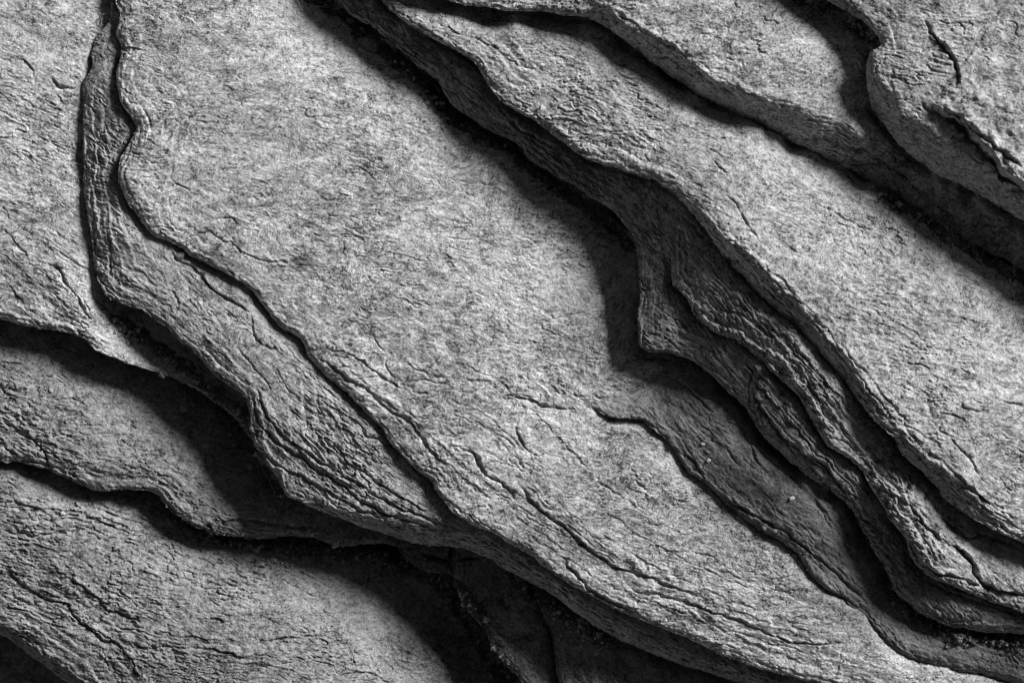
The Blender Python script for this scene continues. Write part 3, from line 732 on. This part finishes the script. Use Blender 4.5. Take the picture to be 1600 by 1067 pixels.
for P, hw, rise in SOIL_SHADE:
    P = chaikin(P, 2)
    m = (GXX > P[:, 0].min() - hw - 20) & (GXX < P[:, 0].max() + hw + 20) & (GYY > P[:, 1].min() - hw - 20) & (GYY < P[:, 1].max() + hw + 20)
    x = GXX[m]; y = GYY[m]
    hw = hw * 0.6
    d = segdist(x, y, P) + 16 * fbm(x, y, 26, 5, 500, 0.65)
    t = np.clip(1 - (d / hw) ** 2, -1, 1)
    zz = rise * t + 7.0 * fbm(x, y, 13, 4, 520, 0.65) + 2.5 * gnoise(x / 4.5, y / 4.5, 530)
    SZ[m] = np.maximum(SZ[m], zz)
# rests on the lowest open surface, never over a slab it does not touch
base_ = HEIGHT.copy()
low = HEIGHT.copy()
SZ = np.where(SZ > -50, SZ, -50)
topmost = HEIGHT
S_z = topmost + SZ
OWN = np.full(GXX.shape, 99)
for i_, S in enumerate(SLABS[::-1]):
    OWN[S['sl']] = np.where(S['dp'] > 0, len(SLABS) - 1 - i_, OWN[S['sl']])
keys = [S['key'] for S in SLABS]
edge_d = np.full(GXX.shape, 1e3)
okk = np.zeros(GXX.shape, bool)
for k_ in 'C E F A L M K P Q'.split():
    okk |= OWN == keys.index(k_)
okk |= OWN == 99
for i_, S in enumerate(SLABS):      # stay on the low side of the lips above
    if S['key'] in ('G', 'D', 'B', 'L'):
        okk[S['sl']] &= ~((S['dp'] > -0.5) & (OWN[S['sl']] == i_))
# keep the dark strips off the upper side of the slabs whose lip it lies under
for k_, reg in (('F', (1340, 1700, 200, 500)), ('A', (-50, 395, 480, 730)), ('C', (680, 1100, 780, 1100))):
    xa, xb, ya, yb = reg
    if k_ == 'A':
        continue
    okk &= ~((OWN == keys.index(k_)) & (GXX > xa) & (GXX < xb) & (GYY > ya) & (GYY < yb))
for P_, own_ in (((150, 470, 560, 830), 'L'), ((160, 400, 470, 600), 'A')):
    pass
vis = okk & (SZ > -6)
qm = vis[:-1, :-1] & vis[1:, :-1] & vis[:-1, 1:] & vis[1:, 1:]
hh = [S_z[:-1, :-1], S_z[1:, :-1], S_z[:-1, 1:], S_z[1:, 1:]]
qm &= (np.maximum.reduce(hh) - np.minimum.reduce(hh)) < 14
um = np.zeros(GXX.shape, bool)
um[:-1, :-1] |= qm; um[1:, :-1] |= qm; um[:-1, 1:] |= qm; um[1:, 1:] |= qm
vid = np.full(GXX.shape, -1, np.int64); vid[um] = np.arange(um.sum())
q = np.stack([vid[:-1, :-1][qm], vid[1:, :-1][qm], vid[1:, 1:][qm], vid[:-1, 1:][qm]], 1)
so_ = new_mesh('soil_shade', W(GXX[um], GYY[um], S_z[um]), q, soil_shade_mat, True)
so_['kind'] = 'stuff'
so_['label'] = 'dark crumbly earth and painted-in shade along the crevices between the stone layers'

# ------------------------------------------------------------ grit and crumbs lying in the crevices
def grit(n, seed_):
    r = np.random.RandomState(seed_)
    base = np.array([[1, 0, -.5], [-.5, .87, -.5], [-.5, -.87, -.5], [.1, .1, 1], [.7, .6, .3], [-.8, .2, .4]])
    fc = np.array([[0, 4, 3], [4, 1, 3], [1, 5, 3], [5, 2, 3], [2, 0, 3], [0, 1, 4], [1, 2, 5], [0, 2, 1]])
    V = []; F = []
    for i in range(n):
        P, hw, rise = SOIL_SHADE[r.randint(len(SOIL_SHADE))]
        P = chaikin(P, 1); k = r.randint(len(P) - 1); t = r.rand()
        p = P[k] * (1 - t) + P[k + 1] * t
        x = p[0] + r.randn() * hw * 0.55 - 4; y = p[1] + r.randn() * hw * 0.55 + 4
        if not (-30 < x < 1630 and -30 < y < 1100): continue
        a = np.argmin(abs(YS - y)); b = np.argmin(abs(XS - x))
        if OWN[a, b] in (keys.index('D'), keys.index('B'), keys.index('G')): continue
        z = HEIGHT[a, b] + (max(SZ[a, b], 0) if um[a, b] else 0)
        sz = min(0.9 + r.exponential(1.4), 7)
        v = (base + r.randn(6, 3) * 0.18) * sz * np.array([1, 1, 0.6])
        an = r.rand() * 6.28; c, s2 = math.cos(an), math.sin(an)
        vx = v[:, 0] * c - v[:, 1] * s2; vy = v[:, 0] * s2 + v[:, 1] * c
        F.append(fc + 6 * len(V)); V.append(W(x + vx, y + vy, z + v[:, 2] + sz * 0.3))
    return np.vstack(V), np.vstack(F)


gv, gf = grit(2600, 3)
gr_ = new_mesh('grit', gv, gf, rock_mat('grit', 0, 41, 0.24, contrast=1.0, bump=0.5), False, tris=True)
gr_['kind'] = 'stuff'
gr_['label'] = 'fine grit and crumbs lying in the crevices between the stone layers'

# ------------------------------------------------------------ small stones and dry bits
pale = rock_mat('pale_stone', 0, 31, 0.40, contrast=0.3, bump=0.3)
grey = rock_mat('grey_stone', 0, 33, 0.18, contrast=0.7, bump=0.6)
rnd = random.Random(5)


def pebble(x, y, rx, ry, rz_, rot, mat, label, name='pebble', cat='pebble', group=None, sunk=0.35):
    import bmesh
    if name == 'quartz_grain': rx, ry, rz_ = rx * 0.72, ry * 0.72, rz_ * 0.6
    bm = bmesh.new(); bmesh.ops.create_icosphere(bm, subdivisions=3, radius=1)
    sx = rnd.random() * 50
    for v in bm.verts:
        p = v.co.copy()
        k = 1 + 0.30 * float(gnoise(np.array([p.x * 1.3 + sx]), np.array([p.y * 1.3 + p.z * 1.1]), 9)[0])
        # chipped facets
        k = min(k, 0.9 / max(0.2, abs(p.x * 0.8 + p.y * 0.5 + p.z * 0.33)))
        v.co = (p.x * rx * k / 1000, p.y * ry * k / 1000, p.z * rz_ * k / 1000)
    me = bpy.data.meshes.new(name); bm.to_mesh(me); bm.free()
    me.polygons.foreach_set('use_smooth', [rx > 4] * len(me.polygons))
    me.materials.append(mat)
    o = bpy.data.objects.new(name, me); C.objects.link(o)
    z = hz(x, y)
    o.location = W(np.array(float(x)), np.array(float(y)), np.array(z + rz_ * (1 - sunk)))
    o.rotation_euler = (0, 0, rot)
    o['label'] = label; o['category'] = cat
    if group: o['group'] = group
    return o


pebble(668, 161, 5.2, 4.2, 4, 0.5, pale, 'tiny bright white pebble in the shade beside the dark diagonal strip')
pebble(682, 142, 5.5, 9, 7, 0.3, grey, 'small upright grey stone wedged against the dark strip above the white pebble', 'small_stone', 'stone')
pebble(671, 152, 6, 3, 3, 0.1, grey, 'flat grey chip just above the tiny white pebble', 'stone_chip', 'stone')
pebble(665, 190, 3, 2, 2, 0.1, pale, 'tiny pale chip below the white pebble on the central slab', 'stone_chip', 'stone')
pebble(803, 246, 9, 6, 6, -0.4, grey, 'grey stone chip in the crevice halfway down the dark diagonal strip', 'stone_chip', 'stone')
pebble(762, 222, 6, 4, 4, -0.4, grey, 'small grey chip in the crevice left of the larger halfway chip', 'stone_chip', 'stone')
pebble(576, 71, 20, 13, 9, -0.5, grey, 'dark rounded stone lodged in the shaded crevice near the top', 'small_stone', 'stone')
pebble(1095, 692, 5, 4, 3, 0.2, pale, 'pale grain on the smooth dark plate, brightest and leftmost of the pair', 'quartz_grain', 'grain', None, 0.4)
pebble(1104, 717, 5, 4.4, 2.6, 0.8, pale, 'pale grain on the smooth dark plate just below the brightest one', 'quartz_grain', 'grain', None, 0.55)
pebble(1231, 775, 6.5, 4.5, 3, 0.5, pale, 'oblong pale grain alone on the lower part of the smooth dark plate', 'quartz_grain', 'grain', None, 0.5)
pebble(1190, 822, 4, 4.6, 3.4, 0.5, grey, 'rounded pale grain on the rim of the dark plate, left one of two', 'quartz_grain', 'grain', None, 0.3)
pebble(1207, 826, 4.6, 4, 3.4, 0.5, grey, 'rounded pale grain on the rim of the dark plate, right one of two', 'quartz_grain', 'grain', None, 0.3)
pebble(1297, 573, 4, 3, 3, 0.5, grey, 'pale grain stuck at the foot of the long pale slab in the dark line', 'quartz_grain', 'grain', None, 0.3)
pebble(513, 878, 3, 3, 3, 0.5, pale, 'tiny pale speck of stone in the black shade at lower left', 'quartz_grain', 'grain', None, 0.3)
pebble(283, 400, 9, 6, 4, 0.6, grey, 'rounded grey stone wedged under the wavy left edge of the central slab', 'small_stone', 'stone')

dry = bpy.data.materials.new('dry_grass'); dry.use_nodes = True
bsd = dry.node_tree.nodes['Principled BSDF']; bsd.inputs['Roughness'].default_value = 0.8
nz = dry.node_tree.nodes.new('ShaderNodeTexNoise'); nz.inputs['Scale'].default_value = 200
rp = dry.node_tree.nodes.new('ShaderNodeMapRange'); rp.inputs[3].default_value = 0.18; rp.inputs[4].default_value = 0.42
dry.node_tree.links.new(nz.outputs[0], rp.inputs[0]); dry.node_tree.links.new(rp.outputs[0], bsd.inputs['Base Color'])


def blade_mesh(bm, x, y, z, ang, L, wd, lift, curl):
    """a bent dry blade with a triangular section"""
    nseg = 6; prev = None
    for i in range(nseg + 1):
        t = i / nseg; a = ang + curl * t
        cx = x + L * t * math.cos(a); cy = y + L * t * math.sin(a); cz = z + lift * math.sin(t * 2.2) + 1
        r = wd * (1 - t) ** 0.6 + 0.15
        px_, py_ = -math.sin(a) * r, math.cos(a) * r
        vs = [bm.verts.new(tuple(W(np.array(cx + px_), np.array(cy + py_), np.array(cz)))),
              bm.verts.new(tuple(W(np.array(cx - px_), np.array(cy - py_), np.array(cz)))),
              bm.verts.new(tuple(W(np.array(cx), np.array(cy), np.array(cz + r))))]
        if prev:
            for k in range(3):
                bm.faces.new((prev[k], prev[(k + 1) % 3], vs[(k + 1) % 3], vs[k]))
        prev = vs


def tuft(name, label, cat, cx, cy, n, L, spread, group=None, wd=1.0, ang0=None):
    import bmesh
    e = bpy.data.objects.new(name, None); C.objects.link(e)
    z0 = hz(cx, cy)
    e.location = W(np.array(float(cx)), np.array(float(cy)), np.array(z0)); e.empty_display_size = 0.02
    e['label'] = label; e['category'] = cat
    if group: e['group'] = group
    for i in range(n):
        bm = bmesh.new()
        x = cx + rnd.gauss(0, spread); y = cy + rnd.gauss(0, spread * 0.6)
        ang = rnd.random() * 6.28 if ang0 is None else ang0 + rnd.gauss(0, 0.5)
        blade_mesh(bm, x, y, hz(x, y), ang, L * rnd.uniform(0.6, 1.3), wd * rnd.uniform(0.7, 1.3), rnd.uniform(4, 14), rnd.uniform(-0.7, 0.7))
        me = bpy.data.meshes.new('blade'); bm.to_mesh(me); bm.free()
        me.materials.append(dry)
        ov = e.location
        for v in me.vertices: v.co -= ov
        o = bpy.data.objects.new('blade', me); C.objects.link(o); o.parent = e


tuft('dry_grass_tuft', 'dry grass tuft in the black crevice at the right, left one of the two', 'grass tuft', 1434, 308, 12, 20, 12)
tuft('dry_grass_tuft', 'dry grass tuft in the black crevice near the right edge, right one of the two', 'grass tuft', 1545, 392, 14, 20, 20)
tuft('dry_grass_tuft', 'dry grass stalks in the shaded crevice at the top edge', 'grass tuft', 505, 10, 8, 26, 8, None, 0.9, 0.1)
tuft('dry_grass_tuft', 'small bits of dry grass in the dark crevice left of the upright straight edge', 'grass tuft', 935, 340, 5, 12, 14)
tuft('dry_grass_tuft', 'few dry blades in the shade under the left edge slab', 'grass tuft', 285, 628, 6, 16, 9)
tuft('twig', 'short dark twig at the top of the upright crack', 'twig', 158, 26, 2, 12, 1.5, None, 1.2, 0.5)
